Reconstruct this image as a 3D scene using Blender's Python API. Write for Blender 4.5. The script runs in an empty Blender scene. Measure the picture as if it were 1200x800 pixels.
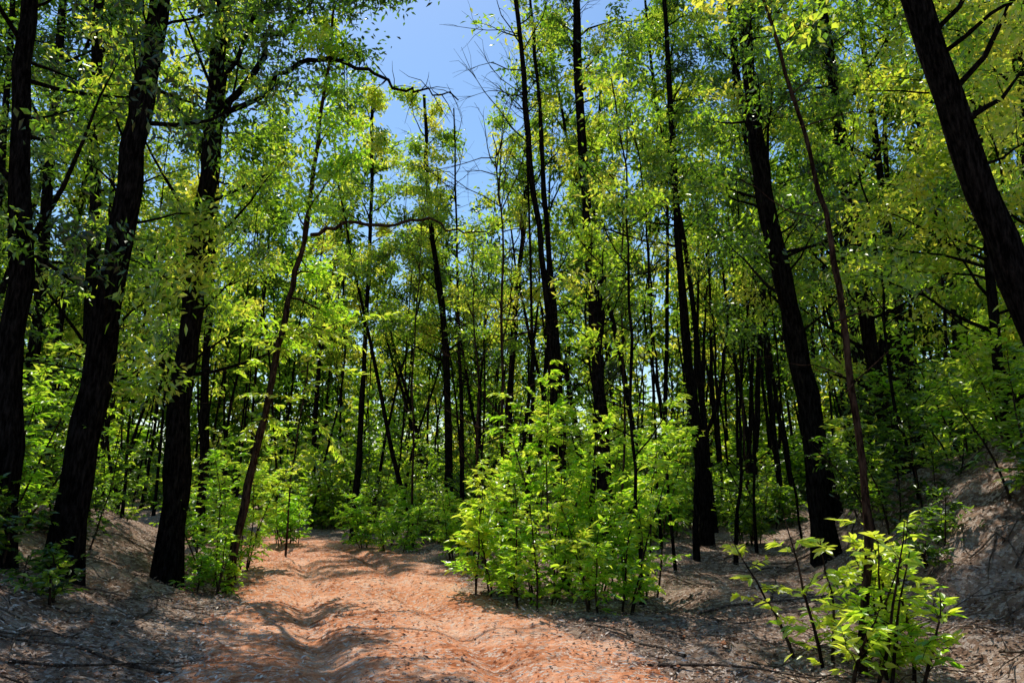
import bpy, math, numpy as np
from mathutils import Vector, Euler
R = np.random.RandomState(11)
sc = bpy.context.scene
sc.view_settings.view_transform='Standard'
sc.view_settings.look='None'
sc.view_settings.exposure=0

# ------------------------------------------------------------------ terrain
def catmull(P, n=12):
    P=np.asarray(P,float); Q=np.vstack([2*P[0]-P[1],P,2*P[-1]-P[-2]]); out=[]
    for i in range(1,len(Q)-2):
        a,b,c,d=Q[i-1],Q[i],Q[i+1],Q[i+2]
        for t in np.arange(n)/n:
            out.append(.5*((2*b)+(c-a)*t+(2*a-5*b+4*c-d)*t*t+(-a+3*b-3*c+d)*t**3))
    out.append(P[-1]); return np.array(out)
ROAD=catmull([(2.5,-30),(1.5,-8),(.5,0),(-.8,6.9),(-2.4,12.3),(-5,20.8),(-8.7,27),(-14,31),(-24,33.5),(-45,36)],14)
def vnoise(x,y,seed=0):
    xi=np.floor(x).astype(np.int64); yi=np.floor(y).astype(np.int64); fx=x-xi; fy=y-yi
    fx=fx*fx*(3-2*fx); fy=fy*fy*(3-2*fy)
    def hsh(a,b):
        n=np.sin(a*127.1+b*311.7+seed*74.7)*43758.5453
        return n-np.floor(n)
    return (hsh(xi,yi)*(1-fx)+hsh(xi+1,yi)*fx)*(1-fy)+(hsh(xi,yi+1)*(1-fx)+hsh(xi+1,yi+1)*fx)*fy-.5
def fbm(x,y,seed=0,o=3):
    s=0;a=1
    for i in range(o):
        s=s+a*vnoise(x*2**i,y*2**i,seed+i); a*=.5
    return s
def rdist(x,y):
    x=np.atleast_1d(x).astype(float).ravel(); y=np.atleast_1d(y).astype(float).ravel()
    out=np.empty(len(x))
    for s in range(0,len(x),20000):
        dx=x[s:s+20000,None]-ROAD[None,:,0]; dy=y[s:s+20000,None]-ROAD[None,:,1]
        out[s:s+20000]=np.sqrt((dx*dx+dy*dy).min(1))
    xc=np.interp(y,ROAD[:,1],ROAD[:,0])
    return out*np.sign(x-xc+1e-9)
def sst(a,b,v):
    t=np.clip((v-a)/(b-a),0,1); return t*t*(3-2*t)
def bankx(x,y): return x-(3.8+.22*(y-7)+.9*vnoise(y*.45,y*0+3,5))
def H(x,y):
    x=np.atleast_1d(x).astype(float).ravel(); y=np.atleast_1d(y).astype(float).ravel()
    d=rdist(x,y)
    off=sst(1.7,3.2,np.abs(d))
    left=sst(2.0,6.5,-d)*1.35*np.clip(1-(y-18)/14,.25,1)
    bx=bankx(x,y)
    bank=sst(0,3.6,bx)*2.1*np.clip(1-(y-14)/14,.15,1)
    rough=sst(0,1.5,bx)*fbm(x*1.1,y*1.1,21)*.45
    gentle=np.clip(d-2,0,30)*.035
    hill=np.clip(y-32,0,90)*.05+np.clip(np.abs(x)-25,0,120)*.04
    ns=fbm(x*.5,y*.5,1)*.22*off+fbm(x*1.7,y*1.7,9)*.14*off
    rut=np.exp(-((np.abs(d+.1*fbm(x*.4,y*.4,15))-.85)/.22)**2)
    road=(1-off)*(fbm(x*.8,y*.8,4)*.09+fbm(x*2.3,y*2.3,7)*.04-.12*rut)
    return left+bank+rough+gentle+hill+ns+road
def h1(x,y): return float(H(x,y)[0])

# ------------------------------------------------------------------ materials
def mat(name):
    m=bpy.data.materials.new(name); m.use_nodes=True; nt=m.node_tree; nt.nodes.clear()
    o=nt.nodes.new('ShaderNodeOutputMaterial'); return m,nt,o
def N(nt,t,**k):
    n=nt.nodes.new(t)
    for a,b in k.items(): setattr(n,a,b)
    return n
def ramp(nt,cols):
    r=N(nt,'ShaderNodeValToRGB'); e=r.color_ramp.elements
    while len(e)<len(cols): e.new(.5)
    for i,(p,c) in enumerate(cols): e[i].position=p; e[i].color=(*c,1)
    return r
def leafmat(name,dcols,tcols,gl=.06,tf=.5):
    m,nt,o=mat(name); L=nt.links.new
    at=N(nt,'ShaderNodeAttribute',attribute_name='tone')
    rd=ramp(nt,dcols); rt=ramp(nt,tcols); L(at.outputs['Fac'],rd.inputs[0]); L(at.outputs['Fac'],rt.inputs[0])
    d=N(nt,'ShaderNodeBsdfDiffuse'); t=N(nt,'ShaderNodeBsdfTranslucent')
    L(rd.outputs[0],d.inputs[0]); L(rt.outputs[0],t.inputs[0])
    a=N(nt,'ShaderNodeMixShader'); a.inputs[0].default_value=tf; L(d.outputs[0],a.inputs[1]); L(t.outputs[0],a.inputs[2])
    if gl:
        g=N(nt,'ShaderNodeBsdfGlossy'); g.inputs['Roughness'].default_value=.36; g.inputs['Color'].default_value=(.95,.97,.85,1)
        b=N(nt,'ShaderNodeMixShader'); b.inputs[0].default_value=gl; L(a.outputs[0],b.inputs[1]); L(g.outputs[0],b.inputs[2])
        L(b.outputs[0],o.inputs[0])
    else: L(a.outputs[0],o.inputs[0])
    return m
M_GUM=leafmat('gum_leaf',[(0,(.010,.024,.006)),(.5,(.07,.14,.014)),(1,(.38,.42,.05))],
   [(0,(.014,.05,.005)),(.42,(.20,.42,.012)),(.70,(.62,.90,.03)),(1,(1,.92,.08))],gl=.075,tf=.64)
M_FAR=leafmat('shaded_forest_leaf',[(0,(.009,.022,.006)),(.5,(.04,.085,.012)),(1,(.28,.32,.05))],  # darker than the gum leaf: deep-forest shade put into the leaf colour
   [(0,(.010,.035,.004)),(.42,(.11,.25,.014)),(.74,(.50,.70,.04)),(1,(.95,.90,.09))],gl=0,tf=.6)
M_FRESH=leafmat('fresh_leaf',[(0,(.03,.07,.010)),(.5,(.18,.36,.03)),(1,(.42,.54,.05))],
   [(0,(.08,.24,.010)),(.42,(.48,.90,.02)),(1,(.95,1,.08))],gl=.07,tf=.66)
M_LIT=leafmat('dry_leaf',[(0,(.06,.034,.024)),(.4,(.26,.165,.11)),(.75,(.54,.40,.30)),(1,(.80,.68,.57))],
   [(0,(.05,.03,.02)),(1,(.3,.2,.12))],gl=0,tf=.08)
def barkmat(name,c1,c2):
    m,nt,o=mat(name); L=nt.links.new
    tc=N(nt,'ShaderNodeTexCoord'); mp=N(nt,'ShaderNodeMapping'); mp.inputs['Scale'].default_value=(16,16,3.5)
    no=N(nt,'ShaderNodeTexNoise'); no.inputs['Scale'].default_value=1.5; no.inputs['Detail'].default_value=7; no.inputs['Roughness'].default_value=.7
    L(tc.outputs['Object'],mp.inputs[0]); L(mp.outputs[0],no.inputs['Vector'])
    r=ramp(nt,[(.42,c1),(.72,c2)]); L(no.outputs['Fac'],r.inputs[0])
    p=N(nt,'ShaderNodeBsdfDiffuse')
    bp=N(nt,'ShaderNodeBump'); bp.inputs['Strength'].default_value=1; bp.inputs['Distance'].default_value=.12
    L(no.outputs['Fac'],bp.inputs['Height']); L(bp.outputs[0],p.inputs['Normal']); L(r.outputs[0],p.inputs['Color'])
    L(p.outputs[0],o.inputs[0]); return m
M_BARK=barkmat('charred_bark',(.003,.0027,.0025),(.040,.033,.030))
M_BARK2=barkmat('brown_bark',(.02,.012,.009),(.15,.095,.065))
M_STICK=barkmat('dead_wood',(.08,.055,.04),(.36,.29,.22))

def groundmat(name,road):
    m,nt,o=mat(name); L=nt.links.new
    tc=N(nt,'ShaderNodeTexCoord')
    def noise(s,d=5,rg=.6):
        n=N(nt,'ShaderNodeTexNoise'); n.inputs['Scale'].default_value=s; n.inputs['Detail'].default_value=d; n.inputs['Roughness'].default_value=rg
        L(tc.outputs['Object'],n.inputs['Vector']); return n
    big=noise(.7); mid=noise(6,6,.7); fine=noise(45,4,.7)
    vo=N(nt,'ShaderNodeTexVoronoi'); vo.inputs['Scale'].default_value=22; L(tc.outputs['Object'],vo.inputs['Vector'])
    if road:
        base=ramp(nt,[(.38,(.30,.095,.038)),(.49,(.62,.25,.12)),(.61,(.76,.44,.28))])
        fl=ramp(nt,[(.48,(0,0,0)),(.8,(1,1,1))]); fc=(.88,.70,.56,1)
    else:
        base=ramp(nt,[(.36,(.07,.038,.025)),(.5,(.24,.15,.10)),(.64,(.45,.32,.235))])
        fl=ramp(nt,[(.4,(0,0,0)),(.7,(1,1,1))]); fc=(.64,.50,.40,1)
    mx=N(nt,'ShaderNodeMath',operation='MULTIPLY_ADD'); mx.inputs[1].default_value=.5
    ad=N(nt,'ShaderNodeMath',operation='MULTIPLY'); ad.inputs[1].default_value=.5
    L(mid.outputs['Fac'],ad.inputs[0]); L(big.outputs['Fac'],mx.inputs[0]); L(ad.outputs[0],mx.inputs[2]); L(mx.outputs[0],base.inputs[0])
    sep=N(nt,'ShaderNodeSeparateColor'); L(vo.outputs['Color'],sep.inputs[0])
    mu=N(nt,'ShaderNodeMath',operation='MULTIPLY'); L(sep.outputs[0],mu.inputs[0]); L(fine.outputs['Fac'],mu.inputs[1])
    m2=N(nt,'ShaderNodeMath',operation='MULTIPLY'); m2.inputs[1].default_value=1.5; L(mu.outputs[0],m2.inputs[0]); L(m2.outputs[0],fl.inputs[0])
    mix=N(nt,'ShaderNodeMix',data_type='RGBA'); L(fl.outputs[0],mix.inputs[0]); L(base.outputs[0],mix.inputs[6]); mix.inputs[7].default_value=fc
    p=N(nt,'ShaderNodeBsdfDiffuse'); L(mix.outputs[2],p.inputs['Color'])
    hs=N(nt,'ShaderNodeMath',operation='ADD'); L(mid.outputs['Fac'],hs.inputs[0]); L(m2.outputs[0],hs.inputs[1])
    bp=N(nt,'ShaderNodeBump'); bp.inputs['Strength'].default_value=.9; bp.inputs['Distance'].default_value=.04 if road else .05
    L(hs.outputs[0],bp.inputs['Height']); L(bp.outputs[0],p.inputs['Normal']); L(p.outputs[0],o.inputs[0]); return m
M_GR=groundmat('forest_soil',False); M_RD=groundmat('red_dirt',True)

# ------------------------------------------------------------------ mesh buffer
class Buf:
    def __init__(s): s.v=[];s.n=0;s.f=[];s.t=[]
    def add(s,v,f,mi,tone=None,smooth=False):
        v=np.asarray(v,np.float32); f=np.asarray(f)
        s.v.append(v); s.f.append((f+s.n,mi,smooth)); s.n+=len(v)
        s.t.append(np.full(len(v),.5) if tone is None else tone)
    def pack(s):
        V=np.vstack(s.v); t=np.concatenate(s.t); g={}
        for f,m,sm in s.f: g.setdefault((f.shape[1],m,sm),[]).append(f)
        return V,t,[(np.concatenate(a),m,sm) for (q,m,sm),a in g.items()]
    def merge(s,pk,M,off,dt=0):
        V,t,F=pk; n0=s.n
        s.v.append((V@M.T+off).astype(np.float32)); s.t.append(np.clip(t+dt,0,1)); s.n+=len(V)
        for f,m,sm in F: s.f.append((f+n0,m,sm))
    def mesh(s,name,mats):
        me=bpy.data.meshes.new(name); V=np.vstack(s.v).astype(np.float32)
        loops=np.concatenate([f.ravel() for f,_,_ in s.f]).astype(np.int32)
        tot=np.concatenate([np.full(len(f),f.shape[1]) for f,_,_ in s.f]).astype(np.int32)
        mi=np.concatenate([np.full(len(f),m) for f,m,_ in s.f]).astype(np.int32)
        sm=np.concatenate([np.full(len(f),b) for f,_,b in s.f]).astype(bool)
        me.vertices.add(len(V)); me.vertices.foreach_set('co',V.ravel())
        me.loops.add(len(loops)); me.loops.foreach_set('vertex_index',loops)
        me.polygons.add(len(tot)); st=np.concatenate([[0],np.cumsum(tot)[:-1]]).astype(np.int32)
        me.polygons.foreach_set('loop_start',st); me.polygons.foreach_set('loop_total',tot)
        for m in mats: me.materials.append(m)
        me.polygons.foreach_set('material_index',mi); me.polygons.foreach_set('use_smooth',sm)
        a=me.attributes.new('tone','FLOAT','POINT'); a.data.foreach_set('value',np.concatenate(s.t).astype(np.float32))
        me.update(calc_edges=True); return me
    def obj(s,name,mats,parent=None,loc=None):
        o=bpy.data.objects.new(name,s.mesh(name,mats)); sc.collection.objects.link(o)
        if parent: o.parent=parent
        if loc is not None: o.location=loc
        return o
def unit(a): return a/np.maximum(np.linalg.norm(a,axis=-1,keepdims=True),1e-9)
def tube(b,P,r,k=7,mi=0,rough=0):
    P=np.asarray(P,float); r=np.asarray(r,float); n=len(P)
    T=unit(np.gradient(P,axis=0)); ref=np.array([.13,.99,.05]) if abs(T[:,2]).mean()>.6 else np.array([0,.1,1.])
    A=unit(np.cross(T,ref)); B=np.cross(T,A); a=np.arange(k)*2*np.pi/k
    rr=r[:,None]*(1+rough*R.randn(n,k))
    V=P[:,None]+rr[...,None]*(np.cos(a)[None,:,None]*A[:,None]+np.sin(a)[None,:,None]*B[:,None])
    i=np.arange(n-1)[:,None]*k; j=np.arange(k)[None]; j2=(j+1)%k
    F=np.stack([i+j,i+j2,i+k+j2,i+k+j],-1).reshape(-1,4)
    b.add(V.reshape(-1,3),F,mi,smooth=True)
def leaves(b,C,D,Nn,L,W,tone,mi=1,six=False):
    C=np.asarray(C); n=len(C)
    D=unit(D); S=unit(np.cross(D,Nn)); U=np.cross(S,D); L=np.broadcast_to(L,(n,))[:,None]; W=np.broadcast_to(W,(n,))[:,None]
    if six:
        V=np.stack([C, C+D*L*.28-S*W*.48+U*W*.14, C+D*L*.66-S*W*.36+U*W*.06, C+D*L-U*L*.10, C+D*L*.66+S*W*.36+U*W*.06, C+D*L*.28+S*W*.48+U*W*.14],1)
        base=np.arange(n)[:,None]*6; F=np.concatenate([base+[0,1,2,3],base+[0,3,4,5]]); q=6
    else:
        V=np.stack([C, C+D*L*.42-S*W*.5+U*W*.15, C+D*L-U*L*.06, C+D*L*.42+S*W*.5+U*W*.15],1)
        base=np.arange(n)[:,None]*4; F=np.concatenate([base+[0,1,2],base+[0,2,3]]); q=4
    b.add(V.reshape(-1,3),F,mi,tone=np.repeat(np.clip(tone,0,1),q))
def clump(b,c,n,s,L,W,tone,flat=.6,droop=.6,six=False):
    C=c+R.randn(n,3)*np.array([s,s,s*flat]); D=R.randn(n,3)*[1,1,.7]+[0,0,-droop]
    Nn=R.randn(n,3)+[0,0,.9]
    leaves(b,C,D,Nn,L*R.uniform(.6,1.3,n),W*R.uniform(.7,1.25,n),tone+R.randn(n)*.17,six=six)
def spray(b,P,n,L,W,tone,six=True):
    t=R.uniform(.08,1,n); k=len(P)-1; x=t*k; i=np.minimum(x.astype(int),k-1); C=P[i]+(P[i+1]-P[i])*(x-i)[:,None]
    T=unit(P[i+1]-P[i]); side=unit(np.cross(T,[0,0,1.])+1e-6)*R.choice([-1,1],n)[:,None]
    D=T*R.uniform(.3,1,(n,1))+side*R.uniform(.4,1,(n,1))+np.stack([np.zeros(n),np.zeros(n),R.uniform(-.6,.25,n)],1)
    Nn=np.array([0,0,1.])+R.randn(n,3)*.5
    leaves(b,C,D,Nn,L*R.uniform(.5,1.25,n),W*R.uniform(.65,1.15,n),tone+R.randn(n)*.15,six=six)
def limb(p,d,L,n=6,curve=.0,wob=.12):
    P=[np.array(p,float)]; d=unit(np.array(d,float)); 
    for i in range(n-1):
        d=unit(d+R.randn(3)*wob+[0,0,curve]); P.append(P[-1]+d*L/(n-1))
    return np.array(P)
def at(P,t):
    x=t*(len(P)-1); i=min(int(x),len(P)-2); return P[i]+(P[i+1]-P[i])*(x-i)
def trunkline(pts,n=5,wob=.03):
    P=catmull(pts,n); P[1:,:2]+=np.cumsum(R.randn(len(P)-1,2)*wob,0)*.7; return P
RS=.76
def tree(name,pts,r0,r1,crown,nb,BL,lpc=60,ll=.14,lw=.055,tone=.45,k=10,twigs=4,az=None,elev=(10,50),
         fresh=False,six=False,sp=.16,bark=None,parent=None,dead=0,extra=None,link=True,curve=.04,wobt=.035,low=1.0,var=.22,thin=1):
    b=Buf(); P=trunkline(pts,6 if link else 5,wob=wobt); n=len(P); t=np.linspace(0,1,n)
    rad=(r0+(r1-r0)*t)*RS; rad[0]*=1.3; P[0,2]-=.3
    tube(b,P,rad,k,0,.10 if link else .05)
    zs=P[:,2]
    def onz(z): return np.array([np.interp(z,zs,P[:,j]) for j in range(3)]),np.interp(z,zs,rad)
    bz0,bz1=crown
    for i in range(nb):
        u=(i+R.rand())/nb; z=bz0+(bz1-bz0)*u; p,r=onz(z)
        a=R.rand()*2*np.pi if az is None else math.radians(R.uniform(*az))
        e=math.radians(R.uniform(*elev)); d=[math.cos(a)*math.cos(e),math.sin(a)*math.cos(e),math.sin(e)]
        L=BL*R.uniform(.4,1.25)*(1-.5*u)*(low+(1-low)*u)
        Q=limb(p,d,L,6,curve,.17); tube(b,Q,np.linspace(max(.006,min(r*.5,.010+L*.012)),.005,6),5)
        tn=tone+R.randn()*var
        for j in range(twigs):
            tt=R.uniform(.35,1); q=at(Q,tt); dd=unit(Q[-1]-Q[0])+R.randn(3)*.7+[0,0,.1]
            W=limb(q,dd,L*R.uniform(.2,.42),4,0,.2)
            if thin: tube(b,W,np.linspace(.008,.003,4),3)
            if lpc:
                if six: spray(b,W,int(lpc*.5),ll,lw,tn); clump(b,W[-1],int(lpc*.5),sp,ll,lw,tn+.05,six=True)
                else: clump(b,W[2],lpc//3,sp,ll,lw,tn); clump(b,W[-1],lpc-lpc//3,sp*.9,ll,lw,tn+.06)
        if lpc: clump(b,Q[-1],lpc,sp*1.1,ll,lw,tn,six=six)
    for i in range(dead):
        p,r=onz(P[0,2]+(P[-1,2]-P[0,2])*R.uniform(.15,.95)); a=R.rand()*6.28
        Q=limb(p,[math.cos(a),math.sin(a),R.uniform(.1,1.1)],R.uniform(.6,2.4),6,.05,.22); tube(b,Q,np.linspace(.014,.003,6),4)
        for j in range(4):
            W=limb(at(Q,R.uniform(.3,.9)),Q[-1]-Q[0]+R.randn(3)*.8,R.uniform(.3,.9),4,0,.25); tube(b,W,np.linspace(.006,.002,4),3)
    if extra: extra(b)
    mats=[bark or M_BARK, M_FRESH if fresh else M_GUM]
    if not link: return b.pack()
    return b.obj(name,mats,parent)
def base(x,y,*rest):
    return [(x,y,h1(x,y))]+list(rest)

# ------------------------------------------------------------------ ground + road
def axis(a,b,s,ext):
    m=np.arange(a,b+1e-6,s); o=[];c=s
    x=b
    while x<ext: c*=1.35; x+=c; o.append(x)
    l=[];c=s;x=a
    while x>-ext: c*=1.35; x-=c; l.append(x)
    return np.concatenate([l[::-1],m,o])
gx=axis(-13,13,.12,500); gy=axis(-2,36,.13,500)
X,Y=np.meshgrid(gx,gy); Z=H(X,Y).reshape(X.shape)
b=Buf(); nx=len(gx); i=np.arange(len(gy)-1)[:,None]*nx; j=np.arange(nx-1)[None]
F=np.stack([i+j,i+j+1,i+nx+j+1,i+nx+j],-1).reshape(-1,4)
b.add(np.stack([X.ravel(),Y.ravel(),Z.ravel()],1),F,0,smooth=True); b.obj('ground',[M_GR])
seg=np.cumsum(np.r_[0,np.linalg.norm(np.diff(ROAD,axis=0),axis=1)]); s=np.arange(0,seg[-1],.12)
cx=np.interp(s,seg,ROAD[:,0]); cy=np.interp(s,seg,ROAD[:,1])
ker=np.ones(15)/15; cx[7:-7]=np.convolve(cx,ker,'valid'); cy[7:-7]=np.convolve(cy,ker,'valid')
tx=np.gradient(cx);ty=np.gradient(cy);l=np.hypot(tx,ty);nxn,nyn=ty/l,-tx/l
w=np.linspace(-1,1,45); edge=2.3+.5*fbm(s*.5,s*0+2,3)[:,None]+.25*fbm(s*2.5,s*0+5,3)[:,None]; W=w[None]*edge
RX=cx[:,None]+nxn[:,None]*W; RY=cy[:,None]+nyn[:,None]*W
RZ=H(RX,RY).reshape(RX.shape)+.034-.085*np.clip((np.abs(w)-.82)/.18,0,1)[None]**1.2
b=Buf(); i=np.arange(len(s)-1)[:,None]*45; j=np.arange(44)[None]
F=np.stack([i+j,i+j+1,i+45+j+1,i+45+j],-1).reshape(-1,4)
b.add(np.stack([RX.ravel(),RY.ravel(),RZ.ravel()],1),F,0,smooth=True); b.obj('dirt_road',[M_RD])

n=100000
y=4.5+28*R.rand(n)**1.5; x=R.uniform(-1,1,n)*(y*.75+2)
d=rdist(x,y); ad_=np.abs(d); inrut=np.abs(ad_-.85)<.3
keep=(ad_>1.9+.4*R.randn(n)*.5)|(R.rand(n)<np.where(inrut,.03,.09)+.12*(fbm(x,y,8)>.15)); x=x[keep];y=y[keep];d=d[keep]; n=len(x)
z=H(x,y)+.012+.03*(np.abs(d)<2.2)+R.rand(n)*.02
a=R.rand(n)*6.28; D=np.stack([np.cos(a),np.sin(a),R.randn(n)*.3],1); Nn=np.array([0,0,1.])+R.randn(n,3)*.45
tn=R.rand(n)*.8+fbm(x*.8,y*.8,31)*.55+.12-.18*sst(0,1.5,bankx(x,y))-.12*sst(2.2,4,-d)+.1*(np.abs(d)<2.2)
b=Buf(); leaves(b,np.stack([x,y,z],1),D,Nn,R.uniform(.03,.10,n),R.uniform(.012,.034,n),tn,mi=0); b.obj('leaf_litter',[M_LIT])
b=Buf(); n=8000; y=5+20*R.rand(n)**1.4; x=np.interp(y,ROAD[:,1],ROAD[:,0])+R.randn(n)*1.5; z=H(x,y)+.034
s_=R.uniform(.006,.022,n)*(1+(R.rand(n)>.96)*1.5)
oc=np.array([(1,0,0),(0,1,0),(-1,0,0),(0,-1,0),(0,0,.7),(0,0,-.7)],float); fc=np.array([(0,1,4),(1,2,4),(2,3,4),(3,0,4),(1,0,5),(2,1,5),(3,2,5),(0,3,5)])
V=np.stack([x,y,z],1)[:,None]+oc[None]*s_[:,None,None]*R.uniform(.6,1.3,(n,6,1)); F=(fc[None]+np.arange(n)[:,None,None]*6).reshape(-1,3)
b.add(V.reshape(-1,3),F,0); b.obj('gravel',[M_RD])
b=Buf()
for i in range(900):
    y=5+22*R.rand()**1.4; x=R.uniform(-1,1)*(y*.7+1); 
    if abs(rdist(x,y)[0])<2.0: continue
    L=R.uniform(.15,.9) if R.rand()<.88 else R.uniform(1,2.4); a=R.rand()*6.28
    Q=limb([x,y,0],[math.cos(a),math.sin(a),0],L,6,0,.15); Q[:,2]=H(Q[:,0],Q[:,1])+.02+abs(R.randn()*.05)*np.linspace(0,1,6)
    if np.abs(rdist(Q[:,0],Q[:,1])).min()<1.9: continue
    tube(b,Q,np.linspace(.005+.007*L,.003,6),5)
b.obj('fallen_branches',[M_STICK])

# ------------------------------------------------------------------ left side trees
T='eucalyptus_tree'
tree(T,base(-6.15,9.2,(-6.5,9.2,5),(-6.9,9.3,9),(-7.1,9.5,17)),.22,.08,(4.5,16),30,2.5,50,tone=.2)
tree(T,base(-5.8,10,(-5.65,10,3),(-5.45,10,6.5),(-5.3,10,9.5),(-5.1,10.2,18)),.30,.13,(3.4,17),38,2.3,50,tone=.32,dead=10)
def l3(b):
    for pts,r in (([(-5.6,13,8.6),(-4.7,12.9,9.25),(-3.9,12.8,9.75),(-3.0,12.8,9.6),(-2.2,12.7,9.15),(-1.6,12.7,9.1),(-1.0,12.6,8.8)],.06),
                  ([(-5.6,13,8.4),(-4.9,13,10.0),(-4.2,13,10.8),(-3.7,13,11.6),(-2.4,13,12.3)],.075),
                  ([(-5.6,13,8.9),(-4.9,12.6,10.6),(-4.0,12.4,11.0),(-2.9,12.2,11.4),(-1.9,12,11.1)],.05)):
        Q=catmull(pts,4); Q[1:-1]+=R.randn(len(Q)-2,3)*.06; tube(b,Q,np.linspace(r,.012,len(Q)),7)
        for i in range(28):
            q=at(Q,R.uniform(.12,1)); Wd=limb(q,R.randn(3)*[1,1,.6],R.uniform(.4,1.1),4,0,.25); tube(b,Wd,np.linspace(.011,.003,4),3)
            if q[2]>10.2 or (q[0]<-3.2 and R.rand()<.6): clump(b,Wd[-1],56,.22,.14,.055,.15); clump(b,Wd[2],44,.2,.14,.055,.15)
tree(T,base(-5.8,13,(-5.8,13,3),(-5.7,13,7),(-5.65,13,11),(-5.6,13.3,19)),.31,.13,(3,18),42,2.4,54,ll=.15,lw=.06,tone=.62,dead=8,extra=l3)
tree(T,base(-8.5,15,(-8.8,15,6),(-9.4,15,12),(-9.6,15,20)),.22,.08,(3,19),38,2.6,48,tone=.38)
tree(T,base(-10.8,16.5,(-11,16.5,8),(-11.6,16.5,19)),.22,.08,(2.5,18),36,2.9,48,tone=.35)
tree(T,base(-8.2,20,(-8.5,20,8),(-8.7,20,20)),.18,.06,(4,19),34,2.4,48,ll=.16,lw=.06,tone=.52)
tree(T,base(-11.5,12.5,(-11.6,12.5,7),(-11.8,12.5,17)),.2,.08,(2.5,16),36,2.8,48,tone=.3)
def slant(b):
    Q=catmull([(-3.72,13,6.3),(-3.1,12.95,6.5),(-2.3,12.9,6.45),(-1.5,12.8,6.5),(-.9,12.8,6.3),(-.35,12.7,6.2)],4); Q[1:-1]+=R.randn(len(Q)-2,3)*.035; tube(b,Q,np.linspace(.04,.010,len(Q)),6)
    for i in range(14):
        Wd=limb(at(Q,R.rand()),R.randn(3)*[.6,.6,.7],R.uniform(.3,.9),4,0,.25); tube(b,Wd,np.linspace(.009,.003,4),3)
        if i<3: clump(b,Wd[-1],30,.2,.12,.045,.5)
    for i in range(18):
        Wd=limb([-4.0+R.randn()*.25,12.9,R.uniform(2.9,4.6)],R.randn(3)*[1,.8,.4],R.uniform(.6,1.4),5,-.08,.15); tube(b,Wd,np.linspace(.012,.003,5),4)
        spray(b,Wd,38,.16,.065,.78)
tree('leaning_sapling',base(-4.8,13,(-4.35,13,2.6),(-3.95,13,4.5),(-3.7,13,6.2),(-3.45,13,9),(-3.4,13,11)),.10,.03,(4.4,11),18,1.3,40,tone=.58,fresh=True,extra=slant,bark=M_BARK2,dead=5)
# ------------------------------------------------------------------ centre trees
tree(T,base(.95,13.2,(.75,13.2,3.5),(.4,13.2,7.2),(.05,13.2,11),(-.2,13.2,15)),.11,.04,(10,15),7,.8,12,tone=.5,dead=38)
tree(T,base(2.25,18,(2.2,18,5),(2.0,18,10),(1.9,18,15),(1.8,18,20)),.22,.10,(11.5,20),26,2.0,50,tone=.42,dead=24)
tree(T,base(1.5,20,(1.2,20,6),(.9,20,12),(.6,20,17)),.15,.05,(11,17),10,1.2,26,tone=.5,dead=26)
tree('dead_tree',base(-.05,13.6,(-.1,13.6,3),(-.1,13.6,6.5),(-.3,13.6,8.5)),.05,.012,(5,6),0,1,0,dead=34,bark=M_BARK2)
tree('dead_tree',base(-1.5,22,(-1.6,22,6),(-1.9,22,14)),.10,.03,(5,6),0,1,0,dead=44)
tree('dead_tree',base(.4,24,(.6,24,6),(.3,24,17)),.11,.03,(5,6),0,1,0,dead=44)
tree(T,base(5.1,20,(4.9,20,4.5),(4.7,20,10),(4.5,20,19)),.22,.08,(7,19),30,2.3,50,tone=.35,dead=14)
tree('dead_tree',base(4.1,17,(4.3,17,2.2),(4.9,17,4.2),(5.1,17,6)),.09,.03,(5,6),0,1,0,dead=20)
tree(T,base(-5.4,26,(-5.3,26,6),(-5.4,26,17)),.17,.07,(7,16.5),26,2.2,52,ll=.18,lw=.07,tone=.66,dead=10)
tree(T,base(-2.0,25,(-2.4,25,7),(-3,25,12),(-3.2,25,16)),.19,.07,(6,15.5),28,2.4,52,ll=.18,lw=.07,tone=.68,dead=10)
tree(T,base(-.3,27,(0,27,7),(.4,27,12),(.6,27,16)),.17,.07,(6,16),28,2.4,52,ll=.18,lw=.07,tone=.58,dead=10)
tree(T,base(3.2,28,(3.4,28,7),(3.2,28,12),(3.5,28,19)),.2,.08,(5,18),28,2.4,50,ll=.18,lw=.07,tone=.45,dead=10)
for (x,y,hh,lx) in [(1.9,11.4,8.5,-.2),(1.15,11.9,6.0,.3),(3.2,15,11,-.6),(3.7,19,12,.3),(-3.0,23,12,.3),(-1.0,20.5,9,.3),(2.9,23,15,-.5),(6.5,17,11,-.9),(5.9,18.5,13,.4),(-6.2,21,12,.5),(-6.9,18,10,.2),(4.5,15.5,7,.9),(7.0,13,9,-.8),(6.9,22,15,-.3),(-9.5,18.5,13,.4),(2.4,16.5,13,.2),(-.6,16.8,8,-.3)]:
    tree('sapling',base(x,y,(x+lx*.3,y,hh*.35),(x+lx*.5,y+.1,hh*.7),(x+lx,y+.2,hh)),R.uniform(.035,.075),.012,(hh*.6,hh),9,.9,30,ll=.13,lw=.05,tone=.5,k=6,dead=14,bark=M_BARK if R.rand()<.6 else M_BARK2,wobt=.05)
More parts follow.
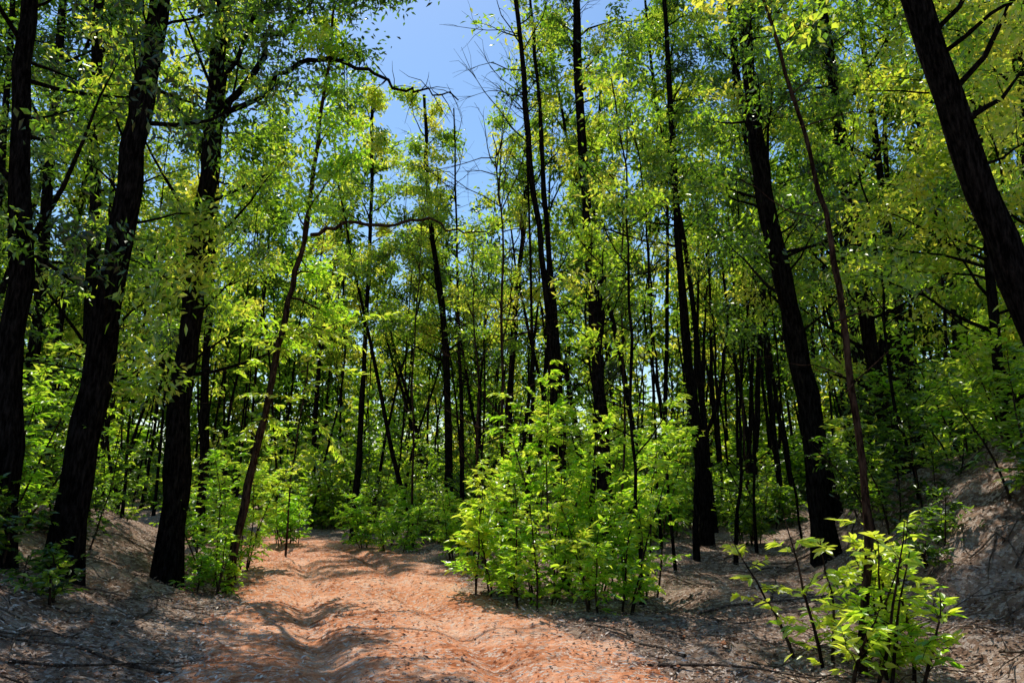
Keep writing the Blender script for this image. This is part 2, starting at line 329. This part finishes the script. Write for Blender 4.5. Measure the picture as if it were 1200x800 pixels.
# ------------------------------------------------------------------ right side trees
tree(T,base(5.75,14,(5.4,14,4),(5.0,14,7.5),(4.75,14,11),(4.6,14,18)),.32,.13,(4.5,17),36,2.5,52,tone=.4,dead=14)
tree(T,base(6.5,8,(6.05,8,2.5),(5.66,8,4),(5.1,8,7.5),(4.5,8,11),(3.9,8,16)),.28,.14,(5.2,15),28,2.3,54,ll=.13,tone=.7,az=(-80,80))
tree(T,base(8.3,16,(7.9,16,5),(7.6,16,11),(7.4,16,19)),.25,.09,(3,18),42,2.7,52,ll=.16,lw=.065,tone=.54)
tree(T,base(7.9,18.5,(7.0,18.5,7),(6.2,18.5,13),(6.1,18.5,20)),.24,.09,(4,19),38,2.5,48,tone=.33)
tree(T,base(9.3,12,(9.1,12,6),(8.9,12,16)),.2,.08,(2.8,15),42,2.6,54,ll=.15,lw=.065,tone=.66)
tree(T,base(7.3,10.8,(7.2,10.8,3.5),(7.3,10.8,7),(7.2,10.8,11)),.13,.04,(2.6,11),38,2.1,54,ll=.13,lw=.058,tone=.84)
tree(T,base(12,15,(12,15,7),(12,15,18)),.24,.08,(3,17),38,3,50,tone=.45)
tree(T,base(11.5,21,(11.3,21,7),(11,21,20)),.24,.08,(3,19),38,3,48,tone=.42)
def r2(b):
    for i in range(9):
        Q=limb(at(np.array([(3,6.6,2.5),(2.75,6.6,5.5)]),R.rand()),[R.choice([-1,1]),R.randn()*.4,.5],R.uniform(.3,1.0),5,0,.2); tube(b,Q,np.linspace(.008,.002,5),4)
tree('sapling',base(2.95,6.7,(3.1,6.7,1.6),(3.02,6.6,3.5),(2.9,6.6,4.6),(2.6,6.6,6.2),(2.3,6.6,7.5)),.05,.014,(5.8,7.5),8,.6,16,ll=.11,tone=.6,extra=r2,bark=M_BARK2,k=7,wobt=.02)

# ------------------------------------------------------------------ shrubs
def shrub(name,x,y,stems,hgt,spread,tw,nl,ll,lw,tone,tl=.5,fresh=True,lean=.25,link=True,z=None,start=.12):
    b=Buf(); z=h1(x,y) if z is None else z
    for s in range(stems):
        a=(s+R.rand())*2.4; rr=spread*math.sqrt(R.rand()); p=np.array([x+rr*.45*math.cos(a),y+rr*.45*math.sin(a),z-.05])
        hh=hgt*R.uniform(.45,1.15); d=[math.cos(a)*lean*rr,math.sin(a)*lean*rr,1]
        P=limb(p,d,hh,9,.03,.09); tube(b,P,np.linspace(.018,.004,9),5); tn=tone+R.randn()*.1
        for i in range(tw):
            t=R.uniform(start,1); q=at(P,t); aa=R.rand()*6.28
            W=limb(q,[math.cos(aa),math.sin(aa),R.uniform(.05,.9)],tl*R.uniform(.4,1.25)*(1.15-.6*t),5,-.05,.14)
            tube(b,W,np.linspace(.005,.002,5),3); spray(b,W,nl,ll,lw,tn+.25*(t-.4)+R.randn()*.07)
    if not link: return b.pack()
    return b.obj(name,[M_BARK2,M_FRESH if fresh else M_GUM])
shrub('shrub',.8,12.0,11,3.5,1.5,30,15,.14,.058,.64,.58,lean=.16)
shrub('shrub',-.25,12.6,9,2.5,1.1,28,15,.14,.058,.58,.55,lean=.18)
shrub('shrub',1.35,10.5,6,2.2,.8,24,14,.12,.05,.68,.45,lean=.18)
shrub('shrub',.3,11.3,6,1.8,.9,22,14,.12,.05,.62,.48)
shrub('shrub',1.9,12.0,7,2.7,.8,26,15,.12,.05,.64,.48,lean=.18)
shrub('sapling_bush',2.75,6.9,9,1.5,1.1,12,11,.125,.052,.82,.45,lean=.35)
shrub('sapling_bush',3.2,6.7,6,1.2,.8,12,11,.12,.05,.8,.42,lean=.4)
shrub('shrub',-1.1,18.5,7,1.7,1.1,24,14,.14,.06,.5,.5)
shrub('shrub',2.9,20.5,10,4.8,1.5,36,16,.18,.08,.64,.9)
shrub('shrub',4.3,22.5,8,3.6,1.4,30,15,.18,.08,.45,.8)
shrub('shrub',6.2,20,7,2.2,1.2,24,14,.15,.065,.4,.6,fresh=False)
shrub('shrub',-5.3,13.9,7,2.1,.9,24,14,.12,.052,.5,.55)
shrub('shrub',-4.9,12.5,4,1.1,.6,18,12,.11,.05,.45,.4)
shrub('shrub',-5.9,16.5,8,3.4,1.0,28,15,.14,.06,.55,.6)
shrub('shrub',-7.2,12.5,8,2.6,1.2,26,14,.12,.052,.35,.6,fresh=False)
shrub('shrub',-6.3,9.0,7,1.5,1.0,22,14,.11,.05,.35,.5,fresh=False)
shrub('shrub',-5.0,8.4,4,.7,.7,14,11,.10,.045,.35,.35,fresh=False)
shrub('shrub',-7.3,10.6,9,3.1,1.3,28,15,.13,.055,.5,.65)
shrub('shrub',-8.8,13,9,4.0,1.4,30,14,.14,.06,.35,.8,fresh=False)
shrub('shrub',6.5,9.0,8,1.9,1.2,24,13,.12,.052,.55,.6,fresh=False)
shrub('shrub',5.9,8.1,6,1.4,1.0,20,12,.11,.05,.45,.5,lean=.5,fresh=False)
shrub('shrub',5.4,9.6,6,1.0,1.0,18,12,.10,.045,.4,.4,lean=.5,fresh=False)
shrub('shrub',7.4,10.4,9,2.9,1.2,28,14,.13,.055,.68,.7)
shrub('shrub',6.4,12.4,8,2.3,1.3,26,14,.12,.052,.38,.6,fresh=False)
shrub('shrub',4.7,10.2,3,.6,.7,12,10,.10,.045,.45,.3)
shrub('shrub',6.9,14.5,8,2.6,1.3,26,14,.13,.055,.35,.7,fresh=False)
shrub('shrub',8.6,13.5,9,3.6,1.4,28,14,.14,.06,.5,.8)
shrub('shrub',-3.1,21.5,6,1.3,1.2,20,13,.14,.06,.45,.5)
shrub('shrub',-7.2,24.5,8,2.2,1.4,24,14,.17,.07,.45,.6)
shrub('shrub',-4.2,23.5,8,2.4,1.4,24,14,.17,.07,.5,.6)

# ------------------------------------------------------------------ distant forest (merged)
def variants(lod):
    out=[]; S=np.random.RandomState(5)
    for k in range(8):
        hh=S.uniform(17,23); dx,dy=S.randn(2)*.9; slim=k>=6; u=S.rand()
        c0=[5,8,10,6,9,9,12,9][k]; r=.07 if slim else .12+.09*u
        if lod==2: c0=[.5,2,6,1,5,.5,7,3][k]
        lp,ll,lw=((34,.24,.085),(17,.38,.14),(9,.75,.32))[lod]
        nb=(14 if slim else 25) if lod<2 else 24
        out.append(tree('v',[(0,0,0),(dx*.5,dy*.2,hh*.35),(dx*.4,dy*.8,hh*.7),(dx,dy,hh)],r,.03,(c0,hh),nb,(1.6 if slim else 2.5) if lod<2 else 3.0,lp,ll=ll,lw=lw,
            tone=[.27,.45,.62,.34,.8,.52,.45,.75][k]-(.08 if lod==2 else 0),k=(6,5,4)[lod],twigs=(4,3,2)[lod],sp=(.23,.27,.5)[lod],dead=(10,3,0)[lod],link=False,elev=(15,65),var=.2,thin=lod<1))
    return out
V0=variants(0); V1=variants(1); V2=variants(2)
def bushes(nl,ll,lw,tw):
    return [shrub('b',0,0,8,hg,1.5,tw,nl,ll,lw,tn,.8,link=False,z=0) for hg,tn in ((2.4,.42),(3.4,.5),(1.6,.4),(5.2,.46))]
B0=bushes(12,.2,.09,20); B1=bushes(6,.42,.2,13)
def pole():
    hh=R.uniform(10,18); b=Buf(); P=trunkline([(0,0,0),(R.randn()*.3,0,hh*.3),(R.randn()*.6,0,hh*.7),(R.randn()*1.,0,hh)],4,.07); tube(b,P,np.linspace(R.uniform(.05,.14),.02,len(P)),5)
    for i in range(10):
        a=R.rand()*6.28; Q=limb(at(P,R.uniform(.2,1)),[math.cos(a),math.sin(a),.7],R.uniform(.5,2),5,.05,.2); tube(b,Q,np.linspace(.02,.006,5),3)
    return b.pack()
PL=[pole() for i in range(6)]
def put(b,pk,x,y,s,lean=.04):
    M=np.array(Euler((R.randn()*lean,R.randn()*lean,R.rand()*6.28)).to_matrix())@np.diag([s,s,s*R.uniform(.92,1.08)])
    b.merge(pk,M,np.array([x,y,h1(x,y)-.1]),R.randn()*.08)
fb=[Buf(),Buf(),Buf()]; cnt=0
y=17.
while y<80:
    stp=3.6 if y<52 else 4.0
    for x in np.arange(-80,80,stp):
        X_=x+R.uniform(-.5,.5)*stp; Y_=y+R.uniform(-.5,.5)*stp
        if abs(X_)>Y_*.82+6: continue
        if abs(rdist(X_,Y_)[0])<3.2: continue
        if Y_<24 and -9.5<X_<12: continue
        if Y_<29 and -6.5<X_<4.5: continue
        if abs(X_)>Y_*.72+4 and R.rand()<.6: continue
        s=R.uniform(.85,1.18); q=X_/Y_
        if -.24<q<.03: s=R.uniform(.62,.82)
        if 0<q<.24 and R.rand()<.3: continue
        if Y_>52: s*=.88
        put(fb[0 if X_<-3 else 1 if X_<8 else 2],(V0 if Y_<31 else V1 if Y_<52 else V2)[R.randint(8)],X_,Y_,s,.05 if R.rand()<.8 else .15); cnt+=1
    y+=stp
for i in range(90):
    Y_=23+25*R.rand(); X_=R.uniform(-.6,.6)*Y_
    if abs(rdist(X_,Y_)[0])<3.0: continue
    put(fb[1],PL[R.randint(6)],X_,Y_,R.uniform(.6,1.1),.10)
par=bpy.data.objects.new('distant_forest',None); sc.collection.objects.link(par)
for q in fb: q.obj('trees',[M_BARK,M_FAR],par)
ub=Buf()
for i in range(430):
    Y_=20+64*R.rand()**1.0; X_=R.uniform(-1,1)*(Y_*.78+3)
    if abs(rdist(X_,Y_)[0])<3.0 or (Y_<23 and -6<X_<9): continue
    put(ub,(B0 if Y_<32 else B1)[R.randint(4)],X_,Y_,R.uniform(.6,1.15)*(1 if Y_<45 else 1.6))
ub.obj('understory',[M_BARK2,M_GUM])

# ------------------------------------------------------------------ light, sky, camera
EL,AZ=60.,-17.
el,az=math.radians(EL),math.radians(AZ)
ds=Vector((math.sin(az)*math.cos(el),math.cos(az)*math.cos(el),math.sin(el)))
sl=bpy.data.lights.new('sun','SUN'); sl.energy=5; sl.angle=math.radians(.5); sl.color=(1,.97,.90)
so=bpy.data.objects.new('sun',sl); so.rotation_euler=(-ds).to_track_quat('-Z','Y').to_euler(); so.location=(0,0,40); sc.collection.objects.link(so)
w=bpy.data.worlds.new('World'); sc.world=w; w.use_nodes=True; nt=w.node_tree; bg=nt.nodes['Background']
sky=nt.nodes.new('ShaderNodeTexSky'); sky.sky_type='NISHITA'; sky.sun_disc=False; sky.sun_elevation=el; sky.sun_rotation=az
sky.dust_density=.5; sky.ozone_density=2.0; sky.air_density=1.3
hs=nt.nodes.new('ShaderNodeHueSaturation'); hs.inputs['Saturation'].default_value=1.25
nt.links.new(sky.outputs[0],hs.inputs['Color']); nt.links.new(hs.outputs[0],bg.inputs[0]); bg.inputs[1].default_value=.15
cam=bpy.data.cameras.new('camera'); cam.lens=26; cam.sensor_width=36; cam.clip_end=1500
co=bpy.data.objects.new('camera',cam); co.location=(0,0,1.6); co.rotation_euler=(math.radians(101.7),0,0); sc.collection.objects.link(co); sc.camera=co
print('trees',cnt,'polys',sum(len(o.data.polygons) for o in bpy.data.objects if o.type=='MESH'))
